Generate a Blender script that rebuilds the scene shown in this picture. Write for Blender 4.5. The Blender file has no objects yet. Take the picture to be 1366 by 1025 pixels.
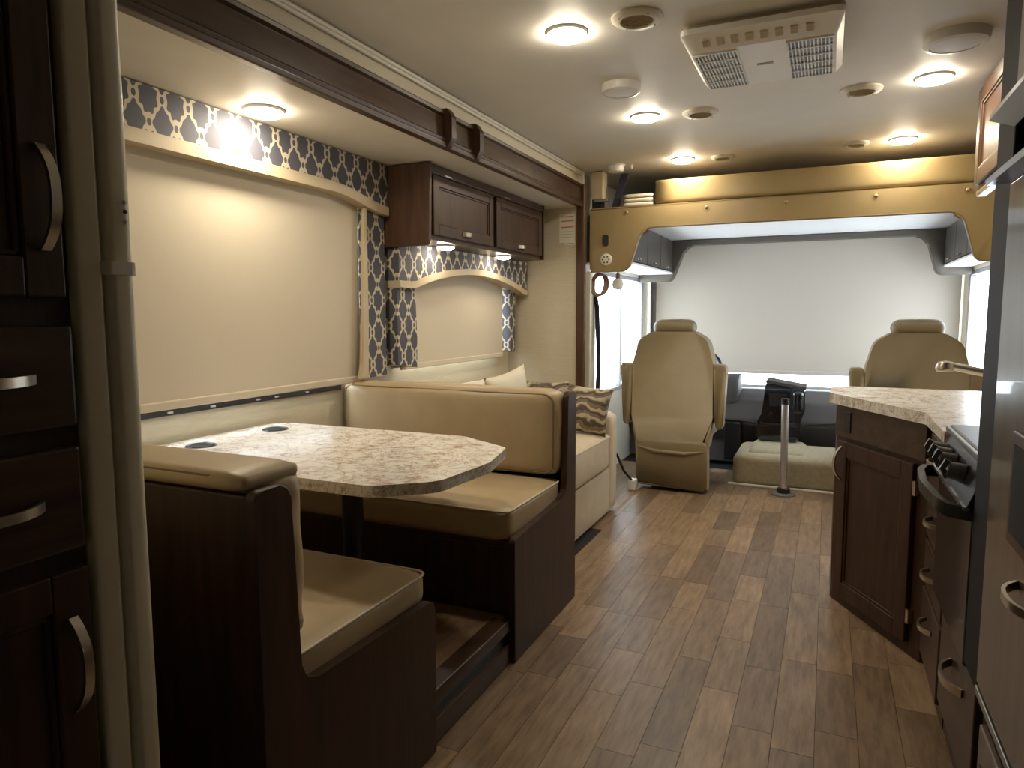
import bpy, bmesh, math, random
from mathutils import Vector, Matrix
random.seed(7)
C = bpy.context.scene.collection
SC = bpy.context.scene
PI = math.pi

# ------------------------------------------------------------------ camera
F_PX = 918.6
YAW, PITCH, ROLL = math.radians(24.533), math.radians(-5.743), math.radians(-0.15)
cam_d = bpy.data.cameras.new('camera'); cam = bpy.data.objects.new('camera', cam_d); C.objects.link(cam)
cam_d.sensor_width = 36.0; cam_d.lens = F_PX / 1366.0 * 36.0; cam_d.clip_start = 0.02; cam_d.clip_end = 200
r = Vector((math.cos(YAW), math.sin(YAW), 0))
fw = Vector((-math.sin(YAW)*math.cos(PITCH), math.cos(YAW)*math.cos(PITCH), math.sin(PITCH)))
u = r.cross(fw)
r2 = r*math.cos(ROLL) + u*math.sin(ROLL); u2 = -r*math.sin(ROLL) + u*math.cos(ROLL)
M = Matrix((r2, u2, -fw)).transposed().to_4x4(); M.translation = Vector((0, 0, 1.206))
cam.matrix_world = M
SC.camera = cam

# ------------------------------------------------------------------ world and exposure
W = bpy.data.worlds.new('overcast_sky'); SC.world = W; W.use_nodes = True
bg = W.node_tree.nodes['Background']; bg.inputs['Color'].default_value = (0.86, 0.93, 1.0, 1); bg.inputs['Strength'].default_value = 10.0
SC.view_settings.view_transform = 'Standard'; SC.view_settings.look = 'None'
SC.view_settings.gamma = 1.0; SC.view_settings.use_curve_mapping = False
SC.view_settings.exposure = 0.0
LAMP = 150.0                      # radiance of the recessed lamps
LAMP_COL = (1.0, 0.875, 0.68)

# ------------------------------------------------------------------ materials
MATS = {}
def new_mat(name):
    m = bpy.data.materials.new(name); m.use_nodes = True; MATS[name] = m
    nt = m.node_tree; return m, nt, nt.nodes['Principled BSDF']
def N(nt, t, **k):
    n = nt.nodes.new(t)
    for a, b in k.items(): setattr(n, a, b)
    return n
def coords(nt, scale=(1, 1, 1)):
    tc = N(nt, 'ShaderNodeTexCoord'); mp = N(nt, 'ShaderNodeMapping'); mp.inputs['Scale'].default_value = scale
    nt.links.new(tc.outputs['Object'], mp.inputs['Vector']); return mp.outputs['Vector']
def ramp(nt, fac, stops):
    rp = N(nt, 'ShaderNodeValToRGB'); e = rp.color_ramp.elements
    while len(e) < len(stops): e.new(0.5)
    for el, (p, c) in zip(e, stops): el.position = p; el.color = (*c, 1)
    nt.links.new(fac, rp.inputs['Fac']); return rp.outputs['Color']
def noise(nt, vec, scale, detail=4, rough=0.5):
    n = N(nt, 'ShaderNodeTexNoise'); n.inputs['Scale'].default_value = scale; n.inputs['Detail'].default_value = detail
    n.inputs['Roughness'].default_value = rough; nt.links.new(vec, n.inputs['Vector']); return n.outputs['Fac']
def bump(nt, b, h, strength=0.1, dist=0.002):
    bn = N(nt, 'ShaderNodeBump'); bn.inputs['Strength'].default_value = strength; bn.inputs['Distance'].default_value = dist
    nt.links.new(h, bn.inputs['Height']); nt.links.new(bn.outputs['Normal'], b.inputs['Normal'])
def plain(name, col, rough=0.5, metal=0.0, vary=0.06, nscale=12.0, coat=0.0, spec=0.5, bumps=0.0, stretch=(1, 1, 1)):
    m, nt, b = new_mat(name)
    v = coords(nt, stretch); f = noise(nt, v, nscale)
    lo = tuple(max(0, c*(1-vary)) for c in col); hi = tuple(min(1, c*(1+vary)) for c in col)
    nt.links.new(ramp(nt, f, [(0.3, lo), (0.7, hi)]), b.inputs['Base Color'])
    b.inputs['Roughness'].default_value = rough; b.inputs['Metallic'].default_value = metal
    b.inputs['Coat Weight'].default_value = coat; b.inputs['Specular IOR Level'].default_value = spec
    if bumps: bump(nt, b, noise(nt, v, nscale*8, 2), bumps)
    return m
def wood(name, c0, c1, stretch, rough=0.42, coat=0.04):
    m, nt, b = new_mat(name); v = coords(nt, stretch)
    f = noise(nt, v, 5.0, 8, 0.62)
    nt.links.new(ramp(nt, f, [(0.28, c0), (0.72, c1)]), b.inputs['Base Color'])
    b.inputs['Roughness'].default_value = rough; b.inputs['Specular IOR Level'].default_value = 0.35; b.inputs['Coat Weight'].default_value = coat; b.inputs['Coat Roughness'].default_value = 0.25
    bump(nt, b, f, 0.06, 0.001); return m
wood('wood_v', (0.022, 0.010, 0.005), (0.066, 0.030, 0.015), (7, 7, 0.7))
wood('wood_h', (0.028, 0.015, 0.008), (0.080, 0.043, 0.024), (7, 0.7, 7), 0.34, 0.12)
wood('wood_side', (0.045, 0.020, 0.010), (0.095, 0.045, 0.022), (6, 6, 0.6))
plain('dark_recess', (0.006, 0.005, 0.005), 0.8)
plain('cream_plastic', (0.72, 0.66, 0.50), 0.32, vary=0.03)
plain('white_plastic', (0.80, 0.79, 0.75), 0.35, vary=0.02)
plain('ac_white', (0.86, 0.84, 0.79), 0.4, vary=0.02)
plain('ivory_plastic', (0.66, 0.62, 0.52), 0.4, vary=0.02)
plain('grey_plastic', (0.30, 0.29, 0.30), 0.5)
plain('dash_grey', (0.055, 0.050, 0.049), 0.55, bumps=0.1, nscale=40)
plain('cab_laminate', (0.065, 0.056, 0.048), 0.35)
plain('surround', (0.105, 0.088, 0.070), 0.55)
plain('black_plastic', (0.012, 0.012, 0.014), 0.3)
plain('matte_black', (0.008, 0.008, 0.008), 0.6, spec=0.2)
plain('black_gloss', (0.006, 0.006, 0.008), 0.08, coat=0.6)
plain('range_black', (0.018, 0.017, 0.017), 0.25)
plain('oven_glass', (0.020, 0.017, 0.016), 0.12)
plain('cooktop_cover', (0.05, 0.047, 0.045), 0.35)
plain('knob', (0.10, 0.095, 0.09), 0.35, metal=0.3)
plain('nickel', (0.62, 0.58, 0.50), 0.28, metal=1.0, vary=0.05, nscale=60)
plain('chrome', (0.82, 0.82, 0.82), 0.10, metal=1.0, vary=0.01)
plain('pole_metal', (0.72, 0.72, 0.72), 0.30, metal=0.9, vary=0.02)
plain('strip_metal', (0.34, 0.36, 0.38), 0.35, metal=0.9)
plain('fridge_panel', (0.105, 0.078, 0.056), 0.28, vary=0.25, nscale=4, coat=0.3, stretch=(8, 8, 0.5))
plain('tan_leather', (0.45, 0.345, 0.205), 0.42, vary=0.05, nscale=9, bumps=0.08)
plain('seat_leather_shaded', (0.255, 0.20, 0.115), 0.45, vary=0.05, nscale=9, bumps=0.08)  # tan leather darkened: shade of the backlit seat backs put into the colour
plain('bunk_leather_warmlit', (0.30, 0.22, 0.10), 0.36, vary=0.04, nscale=6)  # same tan leather, with the golden cast of warm light put into its colour
plain('sofa_fabric', (0.56, 0.475, 0.345), 0.6, vary=0.05, nscale=14, bumps=0.1)
plain('ivory_cloth', (0.66, 0.60, 0.48), 0.7, vary=0.05, bumps=0.1)
plain('piping', (0.20, 0.15, 0.085), 0.5)
plain('piping_light', (0.62, 0.54, 0.40), 0.45)
plain('ceiling_vinyl', (0.72, 0.69, 0.62), 0.55, vary=0.03, nscale=5, bumps=0.06)
plain('slide_ceiling', (0.64, 0.60, 0.52), 0.55, vary=0.03, nscale=5, bumps=0.06)
plain('soffit_white', (0.80, 0.80, 0.80), 0.5, vary=0.02)
plain('carpet_beige', (0.33, 0.275, 0.175), 0.8, vary=0.12, nscale=40, bumps=0.2)
plain('paper', (0.78, 0.74, 0.64), 0.7, vary=0.02)
plain('red_print', (0.55, 0.16, 0.05), 0.6); plain('grey_print', (0.32, 0.31, 0.30), 0.6)
plain('trim_beige', (0.50, 0.41, 0.27), 0.5, vary=0.04)
plain('webbing', (0.018, 0.018, 0.026), 0.7)
plain('cord_brown', (0.24, 0.13, 0.08), 0.5)
plain('tube_bulb', (0.80, 0.78, 0.70), 0.4)
plain('outdoor_ground', (0.55, 0.56, 0.56), 0.8)

def wallpaper():
    m, nt, b = new_mat('wallpaper'); v = coords(nt, (1.2, 1.2, 30)); f = noise(nt, v, 14, 4)
    nt.links.new(ramp(nt, f, [(0.3, (0.55, 0.49, 0.36)), (0.7, (0.63, 0.57, 0.44))]), b.inputs['Base Color'])
    b.inputs['Roughness'].default_value = 0.6; bump(nt, b, f, 0.15, 0.001)
wallpaper()
def shade_cloth(name, col, trans):
    m, nt, b = new_mat(name); v = coords(nt, (60, 60, 60)); f = noise(nt, v, 6, 2)
    nt.links.new(ramp(nt, f, [(0.3, tuple(c*0.97 for c in col)), (0.7, col)]), b.inputs['Base Color'])
    b.inputs['Roughness'].default_value = 0.7; b.inputs['Specular IOR Level'].default_value = 0.2
    tr = N(nt, 'ShaderNodeBsdfTranslucent'); tr.inputs['Color'].default_value = (*col, 1)
    mx = N(nt, 'ShaderNodeMixShader'); mx.inputs['Fac'].default_value = trans
    out = nt.nodes['Material Output']
    nt.links.new(b.outputs[0], mx.inputs[1]); nt.links.new(tr.outputs[0], mx.inputs[2]); nt.links.new(mx.outputs[0], out.inputs['Surface'])
shade_cloth('roller_cloth', (0.62, 0.55, 0.43), 0.03)
shade_cloth('windshield_cloth', (0.49, 0.435, 0.37), 0.045)
shade_cloth('sheer_curtain', (0.78, 0.78, 0.78), 0.55)
def glass_mat():
    m, nt, b = new_mat('pane_glass'); out = nt.nodes['Material Output']
    t = N(nt, 'ShaderNodeBsdfTransparent'); t.inputs['Color'].default_value = (0.93, 0.95, 0.96, 1)
    g = N(nt, 'ShaderNodeBsdfGlossy'); g.inputs['Roughness'].default_value = 0.02
    mx = N(nt, 'ShaderNodeMixShader'); mx.inputs['Fac'].default_value = 0.04
    nt.links.new(t.outputs[0], mx.inputs[1]); nt.links.new(g.outputs[0], mx.inputs[2]); nt.links.new(mx.outputs[0], out.inputs['Surface'])
glass_mat()
def emis(name, col, s):
    m, nt, b = new_mat(name); b.inputs['Base Color'].default_value = (0.9, 0.88, 0.8, 1)
    b.inputs['Emission Color'].default_value = (*col, 1); b.inputs['Emission Strength'].default_value = s
emis('lamp_lens', LAMP_COL, LAMP)
emis('lamp_lens_small', LAMP_COL, LAMP*0.45)
emis('lamp_lens_slide', LAMP_COL, LAMP*1.0)
def plank_mat():
    m, nt, b = new_mat('plank'); oi = N(nt, 'ShaderNodeObjectInfo')
    tc = N(nt, 'ShaderNodeTexCoord'); g = N(nt, 'ShaderNodeNewGeometry')
    mp = N(nt, 'ShaderNodeMapping'); mp.inputs['Scale'].default_value = (9, 1.3, 1)
    add = N(nt, 'ShaderNodeVectorMath', operation='ADD')
    mul = N(nt, 'ShaderNodeMath', operation='MULTIPLY'); mul.inputs[1].default_value = 37.0
    nt.links.new(oi.outputs['Random'], mul.inputs[0])
    nt.links.new(g.outputs['Position'], add.inputs[0]); nt.links.new(mul.outputs[0], add.inputs[1])
    nt.links.new(add.outputs[0], mp.inputs['Vector'])
    f = noise(nt, mp.outputs[0], 5, 8, 0.62)
    grain = ramp(nt, f, [(0.25, (0.125, 0.080, 0.047)), (0.5, (0.235, 0.160, 0.098)), (0.75, (0.33, 0.24, 0.152))])
    tone = ramp(nt, oi.outputs['Random'], [(0.0, (0.66, 0.64, 0.63)), (0.5, (0.98, 0.95, 0.92)), (1.0, (1.32, 1.28, 1.2))])
    mx = N(nt, 'ShaderNodeMix', data_type='RGBA', blend_type='MULTIPLY'); mx.inputs['Factor'].default_value = 1.0
    nt.links.new(grain, mx.inputs['A']); nt.links.new(tone, mx.inputs['B'])
    nt.links.new(mx.outputs['Result'], b.inputs['Base Color'])
    b.inputs['Roughness'].default_value = 0.36; b.inputs['Specular IOR Level'].default_value = 0.45
    bump(nt, b, f, 0.05, 0.001)
plank_mat()
def granite():
    m, nt, b = new_mat('granite'); v = coords(nt)
    f1 = noise(nt, v, 15, 8, 0.72); f2 = noise(nt, v, 60, 6, 0.75)
    n3 = N(nt, 'ShaderNodeTexNoise'); n3.inputs['Scale'].default_value = 6; n3.inputs['Detail'].default_value = 10; n3.inputs['Roughness'].default_value = 0.7
    n3.inputs['Distortion'].default_value = 1.2; nt.links.new(v, n3.inputs['Vector'])
    c1 = ramp(nt, f1, [(0.31, (0.42, 0.28, 0.19)), (0.40, (0.66, 0.58, 0.49)), (0.48, (0.82, 0.79, 0.74)), (0.8, (0.88, 0.87, 0.84))])
    c2 = ramp(nt, f2, [(0.33, (0.14, 0.10, 0.08)), (0.40, (0.66, 0.58, 0.52)), (0.48, (1, 1, 1))])
    c3 = ramp(nt, n3.outputs['Fac'], [(0.475, (1, 1, 1)), (0.50, (0.52, 0.37, 0.29)), (0.525, (1, 1, 1))])
    mx = N(nt, 'ShaderNodeMix', data_type='RGBA', blend_type='MULTIPLY'); mx.inputs['Factor'].default_value = 0.6
    nt.links.new(c1, mx.inputs['A']); nt.links.new(c2, mx.inputs['B'])
    m2 = N(nt, 'ShaderNodeMix', data_type='RGBA', blend_type='MULTIPLY'); m2.inputs['Factor'].default_value = 0.8
    nt.links.new(mx.outputs['Result'], m2.inputs['A']); nt.links.new(c3, m2.inputs['B'])
    nt.links.new(m2.outputs['Result'], b.inputs['Base Color']); b.inputs['Roughness'].default_value = 0.25
granite()
def lattice(name, dark, light):
    m, nt, b = new_mat(name); tc = N(nt, 'ShaderNodeTexCoord'); sp = N(nt, 'ShaderNodeSeparateXYZ')
    nt.links.new(tc.outputs['Object'], sp.inputs[0])
    def mth(op, a, bb=None):
        n = N(nt, 'ShaderNodeMath', operation=op)
        for i, q in enumerate((a, bb)):
            if q is None: continue
            if isinstance(q, (int, float)): n.inputs[i].default_value = q
            else: nt.links.new(q, n.inputs[i])
        return n.outputs[0]
    U = mth('MULTIPLY', mth('ADD', sp.outputs[0], sp.outputs[1]), 2*PI/0.098)
    V = mth('MULTIPLY', sp.outputs[2], 2*PI/0.150)
    cu, cv = mth('COSINE', U), mth('COSINE', V)
    c2 = mth('MULTIPLY', mth('COSINE', mth('MULTIPLY', U, 3.0)), mth('COSINE', mth('MULTIPLY', V, 3.0)))
    s2 = mth('COSINE', mth('MULTIPLY', V, 2.0))
    h = mth('ADD', mth('ADD', cu, cv), mth('MULTIPLY', c2, 0.30))
    line = mth('MULTIPLY', mth('LESS_THAN', mth('ABSOLUTE', h), 0.42), mth('LESS_THAN', mth('ABSOLUTE', mth('SUBTRACT', cu, cv)), 1.88))
    mx = N(nt, 'ShaderNodeMix', data_type='RGBA'); mx.inputs['A'].default_value = (*dark, 1); mx.inputs['B'].default_value = (*light, 1)
    nt.links.new(line, mx.inputs['Factor']); nt.links.new(mx.outputs['Result'], b.inputs['Base Color'])
    b.inputs['Roughness'].default_value = 0.75
lattice('lattice_fabric', (0.080, 0.080, 0.100), (0.56, 0.49, 0.36))
def stripes():
    m, nt, b = new_mat('stripe_fabric'); v = coords(nt, (1, 1, 1)); f = noise(nt, v, 7, 3)
    sp = N(nt, 'ShaderNodeSeparateXYZ'); tc = N(nt, 'ShaderNodeTexCoord'); nt.links.new(tc.outputs['Object'], sp.inputs[0])
    ma = N(nt, 'ShaderNodeMath', operation='MULTIPLY_ADD'); ma.inputs[1].default_value = 0.16; nt.links.new(f, ma.inputs[0]); nt.links.new(sp.outputs[2], ma.inputs[2])
    m2 = N(nt, 'ShaderNodeMath', operation='MULTIPLY'); m2.inputs[1].default_value = 19.0; nt.links.new(ma.outputs[0], m2.inputs[0])
    fr = N(nt, 'ShaderNodeMath', operation='FRACT'); nt.links.new(m2.outputs[0], fr.inputs[0])
    col = ramp(nt, fr.outputs[0], [(0.0, (0.055, 0.040, 0.026)), (0.30, (0.085, 0.062, 0.040)), (0.40, (0.40, 0.33, 0.22)), (0.62, (0.50, 0.43, 0.31)), (0.70, (0.15, 0.11, 0.07)), (0.9, (0.18, 0.135, 0.09))])
    nt.links.new(col, b.inputs['Base Color']); b.inputs['Roughness'].default_value = 0.5
stripes()

# ------------------------------------------------------------------ geometry helpers (vertices are given in world metres)
def tag(o, label, cat, group=None, kind=None):
    o['label'] = label; o['category'] = cat
    if group: o['group'] = group
    if kind: o['kind'] = kind
    return o
def thing(name, label, cat, loc=(0, 0, 0), group=None, kind=None):
    o = bpy.data.objects.new(name, None); C.objects.link(o); o.location = loc; o.empty_display_size = 0.05
    return tag(o, label, cat, group, kind)
def offset(o):
    v = Vector((0, 0, 0))
    while o: v += Vector(o.location); o = o.parent
    return v
def obj(name, bm, m, parent=None, smooth=False, angle=40):
    bmesh.ops.recalc_face_normals(bm, faces=bm.faces[:])
    me = bpy.data.meshes.new(name)
    if parent is not None:
        off = offset(parent); bmesh.ops.translate(bm, verts=bm.verts[:], vec=-off)
        loc = Vector((0, 0, 0))
    else:
        xs = [v.co.x for v in bm.verts]; ys = [v.co.y for v in bm.verts]; zs = [v.co.z for v in bm.verts]
        loc = Vector(((min(xs)+max(xs))/2, (min(ys)+max(ys))/2, min(zs)))
        bmesh.ops.translate(bm, verts=bm.verts[:], vec=-loc)
    bm.to_mesh(me); bm.free()
    if smooth:
        for p in me.polygons: p.use_smooth = True
        if angle < 179: me.set_sharp_from_angle(angle=math.radians(angle))
    o = bpy.data.objects.new(name, me); C.objects.link(o); o.location = loc
    me.materials.append(MATS[m] if isinstance(m, str) else m)
    if parent is not None: o.parent = parent
    return o
def add_box(bm, x0, x1, y0, y1, z0, z1, bev=0.0, seg=2):
    b2 = bmesh.new(); bmesh.ops.create_cube(b2, size=1)
    for v in b2.verts:
        v.co = Vector((x0+(v.co.x+.5)*(x1-x0), y0+(v.co.y+.5)*(y1-y0), z0+(v.co.z+.5)*(z1-z0)))
    if bev:
        bev = min(bev, 0.49*min(abs(x1-x0), abs(y1-y0), abs(z1-z0)))
        bmesh.ops.bevel(b2, geom=b2.edges[:], offset=bev, segments=seg, profile=0.5, affect='EDGES')
    me = bpy.data.meshes.new('t'); b2.to_mesh(me); b2.free(); bm.from_mesh(me); bpy.data.meshes.remove(me); return bm
def box(x0, x1, y0, y1, z0, z1, bev=0.0, seg=2): return add_box(bmesh.new(), x0, x1, y0, y1, z0, z1, bev, seg)
def AX(axis, a, b, t):   # 2-D profile coordinate (a, b) and depth t along the axis
    return {'x': (t, a, b), 'y': (a, t, b), 'z': (a, b, t)}[axis]
def add_prism(bm, poly, axis, t0, t1, bev=0.0, seg=2):
    b2 = bmesh.new()
    v0 = [b2.verts.new(AX(axis, a, b, t0)) for a, b in poly]; v1 = [b2.verts.new(AX(axis, a, b, t1)) for a, b in poly]
    f0 = b2.faces.new(v0); f1 = b2.faces.new(v1[::-1]); n = len(poly)
    for i in range(n): b2.faces.new((v0[i], v1[i], v1[(i+1) % n], v0[(i+1) % n]))
    if bev:
        es = list({e for f in (f0, f1) for e in f.edges}); bmesh.ops.bevel(b2, geom=es, offset=bev, segments=seg, profile=0.5, affect='EDGES')
    bmesh.ops.recalc_face_normals(b2, faces=b2.faces[:])
    me = bpy.data.meshes.new('t'); b2.to_mesh(me); b2.free(); bm.from_mesh(me); bpy.data.meshes.remove(me); return bm
def prism(poly, axis, t0, t1, bev=0.0, seg=2): return add_prism(bmesh.new(), poly, axis, t0, t1, bev, seg)
def rounded(pts, n=6):
    """pts: (a, b, radius) -> polygon with filleted corners"""
    out = []; k = len(pts)
    for i in range(k):
        p = Vector(pts[i][:2]); r = pts[i][2]; a = Vector(pts[i-1][:2]); b = Vector(pts[(i+1) % k][:2])
        if r <= 0: out.append(tuple(p)); continue
        da = (a-p).normalized(); db = (b-p).normalized(); ang = da.angle(db); d = r/math.tan(ang/2)
        d = min(d, 0.49*(a-p).length, 0.49*(b-p).length); s = p+da*d; e = p+db*d
        for j in range(n+1):
            t = j/n; q = (1-t)**2*s + 2*t*(1-t)*p + t*t*e; out.append(tuple(q))
    return out
def rect(a0, a1, b0, b1, r=0.0, n=6): return rounded([(a0, b0, r), (a1, b0, r), (a1, b1, r), (a0, b1, r)], n)
def add_cyl(bm, c0, c1, r0, r1=None, n=24, cap=True):
    r1 = r0 if r1 is None else r1; c0 = Vector(c0); c1 = Vector(c1); d = (c1-c0).normalized()
    a = d.orthogonal().normalized(); b = d.cross(a)
    A = [bm.verts.new(c0+(a*math.cos(2*PI*i/n)+b*math.sin(2*PI*i/n))*r0) for i in range(n)]
    B = [bm.verts.new(c1+(a*math.cos(2*PI*i/n)+b*math.sin(2*PI*i/n))*r1) for i in range(n)]
    for i in range(n): bm.faces.new((A[i], A[(i+1) % n], B[(i+1) % n], B[i]))
    if cap: bm.faces.new(A[::-1]); bm.faces.new(B)
    return bm
def cyl(*a, **k): return add_cyl(bmesh.new(), *a, **k)
def lathe(center, prof, axis='z', n=32):
    """prof: (radius, height) along the axis from center"""
    bm = bmesh.new(); c = Vector(center); rings = []
    D = {'x': (Vector((1, 0, 0)), Vector((0, 1, 0)), Vector((0, 0, 1))), 'y': (Vector((0, 1, 0)), Vector((0, 0, 1)), Vector((1, 0, 0))), 'z': (Vector((0, 0, 1)), Vector((1, 0, 0)), Vector((0, 1, 0)))}[axis]
    for rr, h in prof:
        if rr < 1e-6: rings.append([bm.verts.new(c+D[0]*h)])
        else: rings.append([bm.verts.new(c+D[0]*h+(D[1]*math.cos(2*PI*i/n)+D[2]*math.sin(2*PI*i/n))*rr) for i in range(n)])
    for a, b in zip(rings, rings[1:]):
        for i in range(n):
            j = (i+1) % n
            if len(a) == 1 and len(b) == 1: continue
            if len(a) == 1: bm.faces.new((a[0], b[i], b[j]))
            elif len(b) == 1: bm.faces.new((a[i], a[j], b[0]))
            else: bm.faces.new((a[i], a[j], b[j], b[i]))
    return bm
def add_tube(bm, pts, r, n=10, closed=False):
    P = [Vector(p) for p in pts]; k = len(P); rings = []; up = None
    for i in range(k):
        if closed: d = (P[(i+1) % k]-P[i-1]).normalized()
        else: d = (P[min(i+1, k-1)]-P[max(i-1, 0)]).normalized()
        if up is None: up = d.orthogonal().normalized()
        up = (up-d*up.dot(d)); up = up.normalized() if up.length > 1e-6 else d.orthogonal().normalized()
        b = d.cross(up); rr = r[i] if isinstance(r, (list, tuple)) else r
        rings.append([bm.verts.new(P[i]+(up*math.cos(2*PI*j/n)+b*math.sin(2*PI*j/n))*rr) for j in range(n)])
    for i in range(k if closed else k-1):
        A, B = rings[i], rings[(i+1) % k]
        for j in range(n): bm.faces.new((A[j], A[(j+1) % n], B[(j+1) % n], B[j]))
    if not closed: bm.faces.new(rings[0][::-1]); bm.faces.new(rings[-1])
    return bm
def tube(pts, r, n=10, closed=False): return add_tube(bmesh.new(), pts, r, n, closed)
def ribbon(pts, wdir, w, t):
    """rectangular bar swept along pts; width along wdir, thickness t across"""
    bm = bmesh.new(); P = [Vector(p) for p in pts]; wd = Vector(wdir).normalized(); rings = []
    for i, p in enumerate(P):
        d = (P[min(i+1, len(P)-1)]-P[max(i-1, 0)]).normalized(); nn = d.cross(wd).normalized()
        rings.append([bm.verts.new(p+wd*a*w/2+nn*b*t/2) for a, b in ((1, 1), (-1, 1), (-1, -1), (1, -1))])
    for A, B in zip(rings, rings[1:]):
        for j in range(4): bm.faces.new((A[j], A[(j+1) % 4], B[(j+1) % 4], B[j]))
    bm.faces.new(rings[0][::-1]); bm.faces.new(rings[-1]); return bm
def cushion(x0, x1, y0, y1, z0, z1, rad=0.03, puff=(0, 0, 0), n=14, wave=0.0):
    """soft rounded block; puff bulges the faces along x, y, z"""
    bm = bmesh.new(); bmesh.ops.create_cube(bm, size=2); bmesh.ops.subdivide_edges(bm, edges=bm.edges[:], cuts=n, use_grid_fill=True)
    c = Vector(((x0+x1)/2, (y0+y1)/2, (z0+z1)/2)); h = Vector((abs(x1-x0)/2, abs(y1-y0)/2, abs(z1-z0)/2)); rad = min(rad, 0.95*min(h))
    for v in bm.verts:
        p = v.co.copy(); w = Vector(tuple(math.copysign(min(1, abs(q))**0.75, q) for q in p))
        w = Vector((w.x*h.x, w.y*h.y, w.z*h.z)); q = Vector(tuple(max(-(h[i]-rad), min(h[i]-rad, w[i])) for i in range(3)))
        d = w-q; s = q+(d.normalized()*rad if d.length > 1e-9 else d)
        g = [max(0, 1-p[i]*p[i]) for i in range(3)]
        s.x += puff[0]*p.x*g[1]*g[2]; s.y += puff[1]*p.y*g[0]*g[2]; s.z += puff[2]*p.z*g[0]*g[1]
        if wave: s += Vector((math.sin(9*p.z+4*p.y), math.sin(8*p.x+6*p.z), math.sin(7*p.x+5*p.y)))*wave
        v.co = c+s
    return bm
def piping_loop(plane, t, a0, a1, b0, b1, rad, r=0.005):
    pts = [AX(plane, a, b, t) for a, b in rect(a0, a1, b0, b1, rad, 5)]
    return tube(pts, r, 6, True)

def arch_pull(parent, c, axis, length, out, w=0.014, t=0.006, depth=0.028, m='nickel', name='handle'):
    """arched bar pull centred at c; axis = direction of the bar, out = outward direction"""
    c = Vector(c); A = Vector(axis).normalized(); O = Vector(out).normalized(); wd = A.cross(O); k = 14
    pts = []
    for i in range(k+1):
        s = -1+2*i/k; pts.append(c+A*s*length/2+O*(depth*(1-abs(s)**2.6)+0.002))
    bm = ribbon(pts, wd, w, t)
    return obj(name, bm, m, parent, True, 50)
def shaker(parent, axis, face, a0, a1, z0, z1, out, rail=0.055, thick=0.020, name='door', mv='wood_v', mp=None):
    """frame-and-panel door on a plane axis = face; out = +1 / -1"""
    f0, f1 = face, face+out*thick
    def pr(bm, u0, u1, v0, v1, g0, g1, bev=0.003):
        if axis == 'x': add_box(bm, min(g0, g1), max(g0, g1), u0, u1, v0, v1, bev)
        else: add_box(bm, u0, u1, min(g0, g1), max(g0, g1), v0, v1, bev)
    bm = bmesh.new()
    pr(bm, a0, a0+rail, z0, z1, f0, f1); pr(bm, a1-rail, a1, z0, z1, f0, f1)
    pr(bm, a0+rail, a1-rail, z0, z0+rail, f0, f1); pr(bm, a0+rail, a1-rail, z1-rail, z1, f0, f1)
    d = obj(name, bm, mv, parent)
    bm = bmesh.new(); pr(bm, a0+rail-0.004, a1-rail+0.004, z0+rail-0.004, z1-rail+0.004, f0, face+out*thick*0.45, 0.0)
    obj('panel', bm, mp or mv, d)
    bm = bmesh.new(); q = 0.010
    for (u0, u1, v0, v1) in ((a0+rail, a1-rail, z0+rail, z0+rail+q), (a0+rail, a1-rail, z1-rail-q, z1-rail), (a0+rail, a0+rail+q, z0+rail, z1-rail), (a1-rail-q, a1-rail, z0+rail, z1-rail)):
        pr(bm, u0, u1, v0, v1, f0, face+out*thick*0.75, 0.003)
    obj('moulding', bm, mv, d)
    return d
def struct(name, bm, m, label, cat, smooth=False):
    o = obj(name, bm, m, None, smooth); return tag(o, label, cat, kind='structure')

# ------------------------------------------------------------------ key dimensions
ZC = 2.15            # ceiling
XF = -1.52           # face of the slide-out fascia / coach side wall
XW = -2.04           # slide-out outer wall
ZS = 1.912           # slide-out ceiling
XR = 0.95            # kitchen side wall
XB = -0.94           # aisle face of dinette benches
YE = 4.40            # far end of the slide-out
YB = 4.46            # face of the cab bunk
YW = 6.40            # windshield shade
YBACK = -0.9
# ------------------------------------------------------------------ setting: floor with planks
fl = struct('floor', box(-1.56, 1.0, YBACK, 6.45, -0.05, -0.0045), 'dark_recess', 'wood plank vinyl floor of the motorhome aisle', 'floor')
unit = bpy.data.meshes.new('plank'); _b = box(-.5, .5, -.5, .5, -.5, .5); _b.to_mesh(unit); _b.free(); unit.materials.append(MATS['plank'])
PW = 0.112; x = -1.555; col_i = 0; fo = offset(fl)
while x < 0.62:
    y = 0.75 - random.random()*0.4; yend = 5.5
    while y < yend:
        L = random.choice((0.30, 0.38, 0.46, 0.55, 0.64)); y1 = min(y+L, yend)
        if y1 > 0.75 and not (x < -1.2 and y1 < 3.9):
            o = bpy.data.objects.new('plank', unit); C.objects.link(o); o.parent = fl
            o.scale = (PW-0.0014, (y1-y)-0.0014, 0.0045); o.location = Vector((x+PW/2, (y+y1)/2, -0.00225))-fo
        y = y1
    x += PW; col_i += 1

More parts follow.
